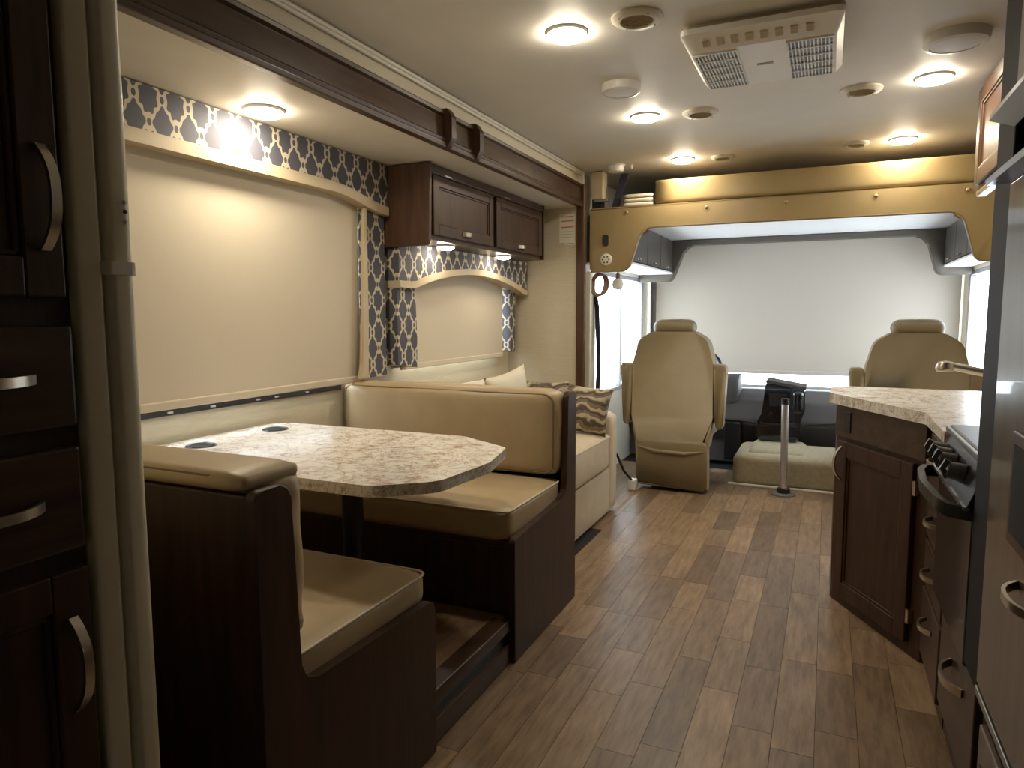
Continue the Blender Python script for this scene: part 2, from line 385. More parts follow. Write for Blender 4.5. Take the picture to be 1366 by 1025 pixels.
# walls, ceilings
def holes_wall(bm, axis, t0, t1, a0, a1, z0, z1, holes):
    """wall slab with rectangular openings (a0,a1,z0,z1), cut into boxes"""
    As = sorted({a0, a1, *[h[0] for h in holes], *[h[1] for h in holes]}); Zs = sorted({z0, z1, *[h[2] for h in holes], *[h[3] for h in holes]})
    for p, q in zip(As, As[1:]):
        for s, t in zip(Zs, Zs[1:]):
            ma, mz = (p+q)/2, (s+t)/2
            if any(h[0] < ma < h[1] and h[2] < mz < h[3] for h in holes): continue
            if axis == 'x': add_box(bm, t0, t1, p, q, s, t)
            else: add_box(bm, p, q, t0, t1, s, t)
    bmesh.ops.remove_doubles(bm, verts=bm.verts[:], dist=1e-5); return bm
struct('ceiling', box(-1.56, 1.0, YBACK, 6.5, ZC, ZC+0.05), 'ceiling_vinyl', 'pale padded vinyl ceiling over the aisle', 'ceiling')
struct('wall_rear', box(-1.56, 1.0, YBACK-0.05, YBACK, 0, ZC), 'wallpaper', 'cream wall at the rear of the aisle', 'wall')
struct('wall_right', holes_wall(bmesh.new(), 'x', XR, XR+0.05, YBACK, 6.5, 0, ZC, [(4.80, 6.15, 0.60, 1.52)]), 'wallpaper', 'cream side wall behind the kitchen and passenger seat', 'wall')
wl = bmesh.new(); add_box(wl, XF-0.04, XF, YBACK, 0.66, 0, ZC); add_box(wl, XF-0.04, XF, 0.66, 4.44, ZS+0.02, ZC)
struct('wall_left', wl, 'wallpaper', 'cream coach wall and header above the slide-out', 'wall')
struct('wall_cab_left', holes_wall(bmesh.new(), 'x', XF-0.04, XF+0.01, 4.44, 6.5, 0, ZC, [(4.74, 6.15, 0.60, 1.52)]), 'ivory_plastic', 'pale side wall beside the driver seat', 'wall')
struct('wall_front', holes_wall(bmesh.new(), 'y', 6.45, 6.5, -1.56, 1.0, 0, ZC, [(-1.42, 0.92, 0.55, 1.80)]), 'dash_grey', 'grey front wall around the windshield', 'wall')
struct('wall_slideout', holes_wall(bmesh.new(), 'x', XW-0.05, XW, 0.70, 4.45, 0, ZS, [(1.15, 2.545, 0.868, 1.80), (2.96, 4.16, 0.93, 1.42)]), 'wallpaper', 'cream slide-out wall behind the dinette and sofa', 'wall')
struct('wall_slideout_end', box(XW, XF, YE, YE+0.05, 0, ZS), 'wallpaper', 'cream textured end wall of the slide-out beyond the sofa', 'wall')
struct('wall_slideout_near', box(XW, -1.03, 0.66, 0.71, 0, ZS), 'wallpaper', 'cream end wall of the slide-out beside the pantry', 'wall')
struct('ceiling_slideout', box(XW, XF+0.02, 0.66, 4.45, ZS, ZS+0.03), 'slide_ceiling', 'pale slide-out ceiling above the dinette and sofa', 'ceiling')
fs = bmesh.new(); add_box(fs, XW-0.05, -0.985, 0.712, 2.69, 0, 0.150); add_box(fs, XW-0.05, -1.30, 2.70, YE+0.05, 0, 0.150)
fso = struct('floor_slideout', fs, 'plank', 'raised wood-look slide-out floor under the dinette table', 'floor')
obj('edge_nosing', prism(rounded([(-1.02, 0.150, 0), (-1.02, 0.156, 0), (-0.960, 0.156, 0.006), (-0.955, 0.118, 0.004), (-0.985, 0.112, 0)]), 'y', 1.556, 2.075), 'wood_h', fso)
obj('edge_channel', box(-0.985, -0.972, 1.556, 2.075, 0.072, 0.112), 'black_plastic', fso)
obj('edge_skirt', box(-0.985, -0.957, 1.556, 2.075, 0.0, 0.072, 0.004), 'wood_h', fso)

# slide-out fascia beam along the aisle
prof = rounded([(XF, 1.908, 0), (-1.488, 1.908, 0.006), (-1.484, 1.926, 0.004), (-1.492, 1.932, 0.002), (-1.486, 1.944, 0.004), (-1.500, 1.952, 0.003), (-1.505, 2.035, 0), (-1.492, 2.041, 0.003), (-1.488, 2.056, 0.004), (XF, 2.060, 0)], 3)
tr = struct('trim_1', prism([(a, b) for a, b in prof], 'y', 0.745, 4.40), 'wood_h', 'dark wood fascia beam across the slide-out opening', 'trim')
for yy in (2.615, 2.872):
    pr_ = rounded([(-1.515, 1.906, 0), (-1.478, 1.910, 0.012), (-1.458, 1.945, 0.03), (-1.458, 2.030, 0.03), (-1.478, 2.066, 0.012), (-1.515, 2.069, 0)], 4)
    obj('joint_cover', prism(pr_, 'y', yy-0.019, yy+0.019, 0.003), 'wood_v', tr, True, 40)
for i, (zz, xx) in enumerate(((2.137, -1.508), (2.124, -1.512))):
    o = tube([(xx, 0.75, zz), (xx, 4.42, zz)], 0.008, 8)
    struct('trim_2' if i == 0 else 'trim_3', o, 'ivory_plastic', ('thin cream bead where header meets ceiling' if i == 0 else 'second thin cream bead just below the ceiling bead'), 'trim', True)
# far jamb of the slide-out
jp = rounded([(-1.53, 4.385, 0), (-1.475, 4.385, 0.012), (-1.475, 4.425, 0.008), (-1.490, 4.43, 0), (-1.490, 4.458, 0), (-1.53, 4.458, 0)], 4)
struct('trim_4', prism(jp, 'z', 0.0, 2.055), 'wood_side', 'dark wood upright at the far end of the slide-out beyond the sofa', 'trim', True)
struct('trim_5', prism(rounded([(-1.51, 4.46, 0), (-1.455, 4.46, 0.006), (-1.455, 4.49, 0.006), (-1.51, 4.49, 0)], 3), 'z', 0.0, 1.49), 'ivory_plastic', 'cream strip between wood upright and driver window', 'trim')
# near cream post at the pantry
pp = rounded([(-1.52, 0.663, 0), (-1.0, 0.663, 0.006), (-0.992, 0.695, 0.006), (-1.004, 0.700, 0.0), (-1.004, 0.704, 0), (-0.985, 0.708, 0.008), (-0.982, 0.742, 0.014), (-1.03, 0.750, 0.01), (-1.52, 0.750, 0)], 4)
po = struct('trim_6', prism(pp, 'z', 0.0, ZC), 'cream_plastic', 'cream moulded upright post beside the pantry cabinet', 'trim', True)
obj('joint_band', prism(rounded([(-1.006, 0.690, 0), (-0.980, 0.700, 0.006), (-0.979, 0.745, 0.012), (-1.03, 0.7535, 0)], 4), 'z', 1.268, 1.288), 'ivory_plastic', po)
for zz in (1.378, 1.364, 1.349):
    obj('screw', lathe((-0.9815, 0.730, zz), [(0.0, 0.0025), (0.003, 0.002), (0.0035, 0)], 'x', 10), 'strip_metal' if zz != 1.364 else 'black_plastic', po)

# ------------------------------------------------------------------ windows
def window(name, axis, t, a0, a1, z0, z1, label, fr=0.03, d=0.04, mull=None):
    root = thing(name, label, 'window', (AX(axis, (a0+a1)/2, z0, t)), kind='structure')
    bm = bmesh.new()
    def pr(p, q, s, e):
        if axis == 'x': add_box(bm, t-d/2, t+d/2, p, q, s, e, 0.003)
        else: add_box(bm, p, q, t-d/2, t+d/2, s, e, 0.003)
    pr(a0, a1, z0, z0+fr); pr(a0, a1, z1-fr, z1); pr(a0, a0+fr, z0+fr, z1-fr); pr(a1-fr, a1, z0+fr, z1-fr)
    if mull: pr(mull-0.015, mull+0.015, z0+fr, z1-fr)
    obj('window_frame', bm, 'black_plastic' if axis == 'x' and t < -1.7 else 'grey_plastic', root)
    e = 0.004; g = (t-0.003, t+0.003)
    cuts = [(a0+fr-e, a1-fr+e)] if not mull else [(a0+fr-e, mull-0.013), (mull+0.013, a1-fr+e)]
    for p, q in cuts:
        obj('pane', box(g[0], g[1], p, q, z0+fr-e, z1-fr+e) if axis == 'x' else box(p, q, g[0], g[1], z0+fr-e, z1-fr+e), 'pane_glass', root)
    return root
w1 = window('window_1', 'x', -2.045, 1.15, 2.545, 0.866, 1.80, 'black framed dinette window behind a lowered shade', fr=0.028)
for yy in (1.62, 1.80, 2.02, 2.12, 2.30): obj('drain_cap', box(-2.026, -2.020, yy, yy+0.02, 0.874, 0.880), 'grey_plastic', w1)
window('window_2', 'x', -2.062, 2.96, 4.16, 0.93, 1.42, 'small window behind the sofa shade')
window('window_3', 'x', -1.535, 4.74, 6.15, 0.60, 1.52, 'bright side window beside the driver seat', mull=5.45)
window('window_4', 'x', 0.975, 4.80, 6.15, 0.60, 1.52, 'bright side window beside the passenger seat')
window('window_5', 'y', 6.475, -1.42, 0.92, 0.55, 1.80, 'wide front windshield behind the lowered shade')

# ------------------------------------------------------------------ roller shades
def roller(name, label, x, y0, y1, z0, z1):
    root = thing(name, label, 'shade', (x, (y0+y1)/2, z0))
    obj('cloth', box(x-0.0012, x+0.0012, y0, y1, z0+0.02, z1), 'roller_cloth', root)
    obj('hem_bar', box(x-0.006, x+0.006, y0, y1, z0, z0+0.030, 0.005), 'roller_cloth', root)
    obj('roller_tube', cyl((x-0.012, y0, z1), (x-0.012, y1, z1), 0.020, n=16), 'roller_cloth', root, True)
roller('roller_shade', 'large cream roller shade lowered over the dinette window', -1.972, 1.13, 2.62, 0.896, 1.80)
roller('roller_shade', 'smaller cream roller shade lowered over the sofa window', -1.972, 2.955, 4.165, 0.925, 1.45)
ws = thing('windshield_blind', 'wide greyish cream shade lowered over the windshield', 'shade', (-0.2, 6.36, 0.69))
obj('cloth', box(-1.44, 0.935, 6.3585, 6.3615, 0.72, 1.82), 'windshield_cloth', ws)
obj('hem_bar', box(-1.44, 0.935, 6.352, 6.368, 0.688, 0.722, 0.006), 'windshield_cloth', ws)
obj('seam', box(-1.44, 0.935, 6.356, 6.359, 0.800, 0.806), 'windshield_cloth', ws)

# ------------------------------------------------------------------ valances with side panels
def arch_edge(y0, y1, lo, hi, flat, n=24):
    """lower edge of a valance: ends at lo, centre at hi"""
    out = []
    for i in range(n+1):
        t = i/n; y = y0+(y1-y0)*t; s = min((y-y0), (y1-y))/flat
        s = max(0, min(1, s)); k = s*s*(3-2*s); out.append((y, lo+(hi-lo)*k))
    return out
v1 = thing('window_valance', 'long lattice patterned valance with side panel over the dinette window', 'valance', (-1.95, 1.9, 0.9))
edge = arch_edge(0.955, 2.790, 1.715, 1.768, 0.40)
obj('fabric_board', prism(edge+[(2.790, 1.908), (0.955, 1.908)], 'x', -2.039, -1.920), 'lattice_fabric', v1)
band = edge+[(y, z-0.042) for y, z in edge[::-1]]
obj('trim_band', prism(band, 'x', -2.036, -1.910, 0.004), 'trim_beige', v1)
obj('side_panel', prism([(2.630, 1.68), (2.785, 1.68), (2.785, 0.916), (2.620, 0.916)], 'x', -2.038, -1.940), 'lattice_fabric', v1)
obj('panel_edging', prism([(2.612, 1.70), (2.634, 1.70), (2.630, 1.2), (2.622, 0.916), (2.560, 0.916), (2.582, 0.985), (2.598, 1.25)], 'x', -1.946, -1.926, 0.004), 'trim_beige', v1)
v2 = thing('window_valance', 'short arched lattice valance with side panels over the sofa window', 'valance', (-1.94, 3.6, 0.93))
e2 = []
for i in range(33):
    t = i/32; y = 2.822+(4.375-2.822)*t
    s = 0 if (t < 0.10 or t > 0.96) else math.sin(PI*(t-0.10)/0.86)**0.75
    e2.append((y, 1.372+0.098*s))
obj('fabric_board', prism(e2+[(4.375, 1.560), (2.822, 1.560)], 'x', -2.039, -1.885), 'lattice_fabric', v2)
obj('trim_band', prism(e2+[(y, z-0.034) for y, z in e2[::-1]], 'x', -2.037, -1.877, 0.004), 'trim_beige', v2)
obj('side_panel', prism([(2.825, 1.37), (2.985, 1.37), (3.00, 1.10), (2.995, 0.94), (2.825, 0.965)], 'x', -2.038, -1.900), 'lattice_fabric', v2)
obj('side_panel', prism([(4.20, 1.37), (4.30, 1.37), (4.285, 0.955), (4.215, 0.965)], 'x', -2.038, -1.935), 'lattice_fabric', v2)

# ------------------------------------------------------------------ recessed lights
def downlight(x, y, z, label, group=None, rr=0.070, small=False, lens='lamp_lens'):
    t = thing('recessed_light', label, 'light', (x, y, z), group)
    obj('ring', lathe((x, y, z), [(rr, 0), (rr, -0.005), (rr*0.93, -0.010), (rr*0.80, -0.010), (rr*0.78, -0.004), (rr*0.78, 0)], 'z', 32), 'white_plastic', t, True)
    obj('lens', lathe((x, y, z), [(rr*0.93, -0.0105), (rr*0.84, -0.018), (rr*0.60, -0.0225), (rr*0.3, -0.0245), (0, -0.025)], 'z', 32), 'lamp_lens_small' if small else lens, t, True, 180)
G = 'round ceiling lights over the aisle'
downlight(-0.834, 2.278, ZC, 'lit round ceiling light over the dinette side, beside the open round vent', G)
downlight(-0.830, 3.360, ZC, 'lit round ceiling light beside the white domed speaker', G)
downlight(-0.840, 4.360, ZC, 'lit round ceiling light in front of the bunk beside the smoke alarm', G)
downlight(0.350, 3.310, ZC, 'lit round ceiling light on the kitchen side next to the large speaker', G)
downlight(0.335, 4.380, ZC, 'lit round ceiling light in front of the bunk on the kitchen side', G)
downlight(-1.795, 1.880, ZS, 'lit round light in the slide-out ceiling above the dinette shade', lens='lamp_lens_slide')
G = 'small lights under the sofa cabinet'
downlight(-1.795, 3.12, 1.562, 'small lit puck light under the sofa cabinet near its side panel', G, 0.048, True)
downlight(-1.790, 3.80, 1.562, 'small lit puck light under the far sofa cabinet door', G, 0.048, True)

# ------------------------------------------------------------------ ceiling vents, speakers, alarm, air conditioner
def vent(x, y, label, rr=0.082, open_=True):
    t = thing('ceiling_vent', label, 'vent', (x, y, ZC), 'round ceiling air vents')
    obj('ring', lathe((x, y, ZC), [(rr, 0), (rr, -0.006), (rr*0.9, -0.013), (rr*0.66, -0.016), (rr*0.62, -0.010), (rr*0.62, 0)], 'z', 32), 'ivory_plastic', t, True)
    obj('throat', lathe((x, y, ZC), [(rr*0.62, -0.002), (0, -0.002)], 'z', 24), 'trim_beige', t)
    for i in range(-3, 4):
        h = math.sqrt(max(0, (rr*0.6)**2-(i*rr*0.17)**2))
        if h > 0.01: obj('louver', ribbon([(x-h, y+i*rr*0.17, ZC-0.009), (x+h, y+i*rr*0.17, ZC-0.009)], (0, 0.5, 1) if open_ else (0, 1, 0.2), 0.012, 0.002), 'trim_beige', t)
    for k in range(4):
        a = PI/4+k*PI/2; obj('screw', lathe((x+math.cos(a)*rr*0.8, y+math.sin(a)*rr*0.8, ZC-0.0145), [(0.004, 0), (0.003, -0.002), (0, -0.002)], 'z', 8), 'grey_plastic', t)
vent(-0.590, 2.262, 'round cream ceiling vent beside the near dinette-side light')
vent(-0.580, 3.410, 'round cream ceiling vent just beyond the air conditioner, dinette side')
vent(0.092, 3.357, 'round cream ceiling vent next to the air conditioner, kitchen side')
vent(-0.610, 4.40, 'flat closed round vent near the bunk beside the dinette-side light', 0.070, False)
vent(0.105, 4.38, 'flat closed round vent near the bunk on the kitchen side', 0.070, False)
def speaker(x, y, rr, label):
    t = thing('ceiling_speaker', label, 'speaker', (x, y, ZC), 'round ceiling speakers')
    obj('rim', lathe((x, y, ZC), [(rr, 0), (rr, -0.020), (rr*0.95, -0.030), (rr*0.80, -0.034), (rr*0.78, -0.030)], 'z', 40), 'white_plastic', t, True)
    obj('grille', lathe((x, y, ZC), [(rr*0.79, -0.030), (rr*0.5, -0.035), (0, -0.037)], 'z', 40), 'soffit_white', t, True, 180)
speaker(-0.815, 2.880, 0.082, 'small white domed ceiling speaker near the dinette-side lights')
speaker(0.362, 2.860, 0.100, 'larger white ceiling speaker on the kitchen side')
sa = thing('smoke_alarm', 'small white smoke alarm on the ceiling near the slide-out end', 'smoke alarm', (-1.26, 4.36, ZC))
obj('body', lathe((-1.26, 4.36, ZC), [(0.052, 0), (0.052, -0.012), (0.046, -0.040), (0.038, -0.044), (0, -0.044)], 'z', 28), 'white_plastic', sa, True)
obj('base', lathe((-1.26, 4.36, ZC), [(0.058, 0), (0.058, -0.008), (0.05, -0.008)], 'z', 28), 'ivory_plastic', sa, True)
tag(obj('ceiling_hook', lathe((-1.17, 4.40, ZC), [(0.012, 0), (0.012, -0.006), (0.006, -0.022), (0, -0.024)], 'z', 12), 'ivory_plastic', None, True), 'tiny cream knob on the ceiling beside the smoke alarm', 'knob')

ac = thing('air_conditioner', 'white rectangular ceiling air conditioner shroud with two grilles', 'air conditioner', (-0.235, 2.63, ZC))
obj('gasket', prism(rect(-0.475, 0.015, 2.40, 2.90, 0.03), 'z', 2.125, ZC), 'trim_beige', ac)
bm = bmesh.new()
top = rect(-0.478, 0.012, 2.375, 2.905, 0.025, 4); bot = rect(-0.458, -0.008, 2.470, 2.885, 0.025, 4)
A = [bm.verts.new((a, b, 2.130)) for a, b in top]; A2 = [bm.verts.new((a, b, 2.112)) for a, b in top]; B = [bm.verts.new((a, b, 2.085)) for a, b in bot]
n = len(A)
for i in range(n):
    j = (i+1) % n; bm.faces.new((A[i], A[j], A2[j], A2[i])); bm.faces.new((A2[i], A2[j], B[j], B[i]))
bm.faces.new(A); bm.faces.new(B[::-1])
obj('housing', bm, 'ac_white', ac)
def grille(x0, x1, slant):
    g = obj('grille_backing', prism(rounded([(x0, 2.49+(0.03 if slant > 0 else 0), 0.012), (x1, 2.49+(0.03 if slant < 0 else 0), 0.012), (x1, 2.865, 0.012), (x0, 2.865, 0.012)]), 'z', 2.0835, 2.0865), 'black_plastic', ac)
    k = 12
    for i in range(k+1):
        xx = x0+(x1-x0)*i/k; obj('slat', box(xx-0.0020, xx+0.0020, 2.49, 2.865, 2.080, 2.0855), 'ac_white', g)
    for i in range(6):
        yy = 2.49+0.375*i/5; obj('crossbar', box(x0, x1, yy-0.003, yy+0.003, 2.0795, 2.0850), 'ac_white', g)
grille(-0.450, -0.312, 1); grille(-0.155, -0.018, -1)
for i in range(8):
    xx = -0.40+i*0.045
    obj('vent_slot', ribbon([(xx, 2.408, 2.1005), (xx, 2.442, 2.0915)], (1, 0, 0), 0.022, 0.006), 'trim_beige', ac)
obj('badge', box(-0.262, -0.208, 2.66, 2.676, 2.0832, 2.0855), 'grey_plastic', ac)

# ------------------------------------------------------------------ pantry cabinet beside the camera
pc = thing('pantry_cabinet', 'tall dark wood pantry cabinet with drawers beside the cream post', 'cabinet', (-1.26, 0.23, 0))
obj('body', box(-1.518, -1.020, -0.20, 0.661, 0.0, 2.148), 'wood_v', pc)
d = shaker(pc, 'x', -1.020, 0.10, 0.645, 1.232, 2.10, 1); arch_pull(d, (-1.0, 0.618, 1.37), (0, 0, 1), 0.142, (1, 0, 0), depth=0.03)
for z0, z1 in ((1.045, 1.192), (0.862, 1.015)):
    dr = obj('drawer', box(-1.020, -1.0, 0.10, 0.650, z0, z1, 0.005), 'wood_h', pc); arch_pull(dr, (-1.0, 0.515, (z0+z1)/2), (0, 1, 0), 0.15, (1, 0, 0), depth=0.03)
d = shaker(pc, 'x', -1.020, 0.10, 0.650, 0.07, 0.832, 1); arch_pull(d, (-1.0, 0.620, 0.690), (0, 0, 1), 0.142, (1, 0, 0), depth=0.03)

# ------------------------------------------------------------------ dinette: benches, cushions, table
def bench(label, panel, back, front, seat):
    t = thing('dinette_bench', label, 'bench', (-1.45, (panel[0][0]+panel[1][0])/2, 0), 'dinette benches')
    obj('side_panel', prism(rounded(panel), 'x', -0.966, XB, 0.004), 'wood_v', t)
    obj('back_panel', box(XW+0.004, -0.967, back[0], back[1], 0.152, 0.872, 0.004), 'wood_v', t)
    obj('front_panel', box(XW+0.004, -0.967, front[0], front[1], 0.152, 0.40, 0.003), 'wood_v', t)
    obj('seat_board', box(XW+0.004, -0.967, seat[0], seat[1], 0.401, 0.420, 0.003), 'wood_h', t)
bench('dark wood dinette bench backing onto the cream post', [(0.926, 0, 0), (1.552, 0, 0), (1.552, 0.437, 0.03), (1.035, 0.455, 0.05), (1.018, 0.882, 0.03), (0.926, 0.882, 0.02)], (0.930, 0.950), (1.49, 1.51), (0.951, 1.51))
bench('dark wood dinette bench backing onto the sofa', [(2.080, 0, 0), (2.705, 0, 0), (2.705, 0.892, 0.03), (2.612, 0.892, 0.03), (2.595, 0.470, 0.07), (2.080, 0.440, 0.02)], (2.680, 2.700), (2.11, 2.13), (2.11, 2.679))
def seat_cushion(label, y0, y1, z0, z1):
    t = thing('seat_cushion', label, 'cushion', (-1.47, (y0+y1)/2, z0), 'dinette cushions')
    obj('cover', cushion(-2.025, -0.970, y0, y1, z0, z1, 0.030, (0.004, 0.006, 0.012)), 'tan_leather', t, True, 180)
    obj('piping', piping_loop('z', z1-0.010, -2.020, -0.9695, y0+0.001, y1-0.001, 0.035, 0.0042), 'piping_light', t, True, 180)
seat_cushion('tan seat cushion on the bench against the cream post', 1.02, 1.562, 0.421, 0.515)
seat_cushion('tan seat cushion on the bench in front of the sofa', 2.085, 2.600, 0.421, 0.540)
t = thing('back_cushion', 'tan back cushion rolled over the top of the bench by the cream post', 'cushion', (-1.47, 1.03, 0.51), 'dinette cushions')
bm = cushion(-2.025, -0.972, 0.956, 1.105, 0.530, 0.906, 0.045, (0.004, 0.014, 0.0), wave=0.0025)
b2 = cushion(-2.025, -0.972, 0.925, 1.085, 0.875, 0.912, 0.018, (0, 0.003, 0.003)); me = bpy.data.meshes.new('t'); b2.to_mesh(me); b2.free(); bm.from_mesh(me)
obj('cover', bm, 'tan_leather', t, True, 180)
obj('piping', tube([(-2.0, 0.930, 0.903), (-1.50, 0.929, 0.904), (-1.06, 0.929, 0.903), (-0.985, 0.942, 0.899)], 0.0035, 6), 'piping', t, True)
t = thing('back_cushion', 'tall tan back cushion on the bench in front of the sofa', 'cushion', (-1.47, 2.62, 0.54), 'dinette cushions')
obj('cover', cushion(-2.025, -0.972, 2.545, 2.676, 0.556, 0.900, 0.035, (0.004, 0.012, 0.006), wave=0.0015), 'tan_leather', t, True, 180)
obj('piping', piping_loop('y', 2.553, -2.01, -0.985, 0.567, 0.886, 0.04, 0.004), 'piping', t, True, 180)

tb = thing('dinette_table', 'granite-look dinette table with clipped corners and two cup holders', 'table', (-1.45, 1.77, 0.15))
tp = rounded([(-2.015, 1.405, 0.05), (-1.04, 1.405, 0.10), (-0.905, 1.52, 0.10), (-0.885, 1.78, 0.10), (-0.935, 2.005, 0.05), (-1.165, 2.140, 0.08), (-2.015, 2.130, 0.08)], 8)
obj('tabletop', prism(tp, 'z', 0.744, 0.775, 0.004), 'granite', tb)
obj('leg', cyl((-1.40, 1.80, 0.158), (-1.40, 1.80, 0.744), 0.035, n=20), 'black_plastic', tb, True)
obj('leg_base', lathe((-1.40, 1.80, 0.150), [(0.10, 0), (0.10, 0.006), (0.045, 0.016), (0.036, 0.03), (0, 0.03)], 'z', 28), 'black_plastic', tb, True)
for cx_, cy_ in ((-1.880, 1.626), (-1.893, 1.980)):
    cu = obj('cup_holder', lathe((cx_, cy_, 0.775), [(0.040, 0.0005), (0.046, 0.004), (0.049, 0.002), (0.049, -0.002)], 'z', 28), 'black_plastic', tb, True)
    obj('well', lathe((cx_, cy_, 0.775), [(0.0405, 0.001), (0.039, -0.0), (0, 0.0005)], 'z', 28), 'dark_recess', cu, True)

# ------------------------------------------------------------------ overhead cabinet above the sofa
oc = thing('overhead_cabinet', 'dark wood overhead cabinet with two doors above the sofa', 'cabinet', (-1.85, 3.5, 1.53))
obj('side_panel', prism(rounded([(-2.038, 1.530, 0), (-1.700, 1.530, 0.03), (-1.690, 1.909, 0), (-2.038, 1.909, 0)]), 'y', 2.797, 2.818, 0.003), 'wood_side', oc)
obj('body', box(-2.038, -1.722, 2.818, 4.22, 1.562, 1.909, 0.002), 'wood_h', oc)
obj('top_rail', box(-1.722, -1.703, 2.818, 4.22, 1.866, 1.909, 0.004), 'wood_h', oc)
obj('end_panel', box(-2.038, -1.700, 4.221, 4.24, 1.562, 1.909, 0.003), 'wood_v', oc)
for y0, y1 in ((2.85, 3.49), (3.53, 4.205)):
    d = shaker(oc, 'x', -1.722, y0, y1, 1.585, 1.862, 1, 0.05)
    arch_pull(d, (-1.702, (y0+y1)/2+0.0, 1.612), (0, 1, 0), 0.085, (1, 0, 0), 0.020, 0.006, 0.020)
    obj('hinge', cyl((-1.700, y0+0.10, 1.872), (-1.700, y0+0.17, 1.872), 0.004, n=8), 'nickel', d, True)

# ------------------------------------------------------------------ notice on the end wall
nt_ = thing('paper_notice', 'cream paper notice with red and grey print on the slide-out end wall', 'notice', (-1.595, YE-0.001, 1.66))
obj('sheet', box(-1.655, -1.545, YE-0.003, YE-0.001, 1.685, 1.872), 'paper', nt_)
obj('sheet', box(-1.615, -1.542, YE-0.0045, YE-0.003, 1.668, 1.70), 'paper', nt_)
for zz, mm in ((1.850, 'red_print'), (1.822, 'red_print'), (1.782, 'red_print'), (1.756, 'grey_print'), (1.738, 'grey_print'), (1.720, 'grey_print')):
    obj('print_line', box(-1.645, -1.555, YE-0.0036, YE-0.003, zz, zz+(0.007 if mm == 'red_print' else 0.002)), mm, nt_)
obj('print_line', box(-1.605, -1.552, YE-0.005, YE-0.0045, 1.674, 1.680), 'grey_print', nt_)

# ------------------------------------------------------------------ sofa
sf = thing('sofa', 'cream upholstered sofa beyond the dinette with a straight arm', 'sofa', (-1.55, 3.42, 0))
obj('base', cushion(-1.96, -1.158, 2.74, 4.085, 0.018, 0.290, 0.012, n=6), 'sofa_fabric', sf, True, 40)
obj('seat', cushion(-1.94, -1.145, 2.745, 3.925, 0.292, 0.512, 0.035, (0.012, 0.0, 0.012)), 'sofa_fabric', sf, True, 180)
obj('arm', cushion(-1.95, -1.150, 3.935, 4.095, 0.020, 0.612, 0.040, (0.004, 0.004, 0.006)), 'sofa_fabric', sf, True, 180)
obj('back', cushion(-1.985, -1.76, 2.74, 3.93, 0.30, 0.800, 0.05, (0.01, 0, 0.01)), 'sofa_fabric', sf, True, 180)
obj('seam', tube([(-1.1405, 2.78, 0.488), (-1.137, 3.3, 0.494), (-1.1405, 3.89, 0.488)], 0.0035, 6), 'piping_light', sf, True)
obj('seat_split', tube([(-1.80, 3.35, 0.518), (-1.30, 3.35, 0.518), (-1.14, 3.35, 0.490)], 0.003, 6), 'piping', sf, True)
def pillow(name, label, c, size, rot, m, group=None, thick=0.12):
    bm = bmesh.new(); bmesh.ops.create_grid(bm, x_segments=18, y_segments=18, size=1.0)
    g2 = bmesh.ops.duplicate(bm, geom=bm.faces[:]); top = [f for f in g2['geom'] if isinstance(f, bmesh.types.BMFace)]
    tv = {v for f in top for v in f.verts}
    for v in bm.verts:
        a, b = v.co.x, v.co.y; k = max(0, (1-a*a)*(1-b*b))**0.45
        pin = 1-0.10*(1-a*a)*abs(b)**3-0.0; pin2 = 1-0.10*(1-b*b)*abs(a)**3
        s = 1 if v in tv else -1
        v.co = Vector((a*size[0]/2*pin2, s*thick/2*k, b*size[1]/2*pin))
    bmesh.ops.remove_doubles(bm, verts=bm.verts[:], dist=1e-4)
    R = Matrix.Rotation(rot[2], 4, 'Z') @ Matrix.Rotation(rot[1], 4, 'Y') @ Matrix.Rotation(rot[0], 4, 'X')
    bmesh.ops.transform(bm, matrix=Matrix.Translation(c) @ R, verts=bm.verts[:])
    o = obj(name, bm, m, None, True, 180); return tag(o, label, 'pillow', group)
pillow('sofa_pillow', 'ivory pillow on the sofa leaning behind the dinette bench', Vector((-1.665, 3.06, 0.695)), (0.48, 0.36), (0, 0.05, PI/2+0.05), 'ivory_cloth', 'ivory sofa pillows', 0.15)
pillow('sofa_pillow', 'ivory pillow on the sofa beside the striped pillow', Vector((-1.665, 3.57, 0.705)), (0.48, 0.37), (0, -0.10, PI/2-0.06), 'ivory_cloth', 'ivory sofa pillows', 0.15)
pillow('throw_pillow', 'brown striped throw pillow in the sofa corner by the ivory pillows', Vector((-1.575, 3.872, 0.668)), (0.34, 0.28), (-0.18, 0.0, 0.05), 'stripe_fabric', 'striped throw pillows', 0.10)
pillow('throw_pillow', 'brown striped throw pillow at the aisle end of the sofa against its arm', Vector((-1.265, 3.815, 0.652)), (0.30, 0.29), (-0.30, 0.06, -0.10), 'stripe_fabric', 'striped throw pillows', 0.12)

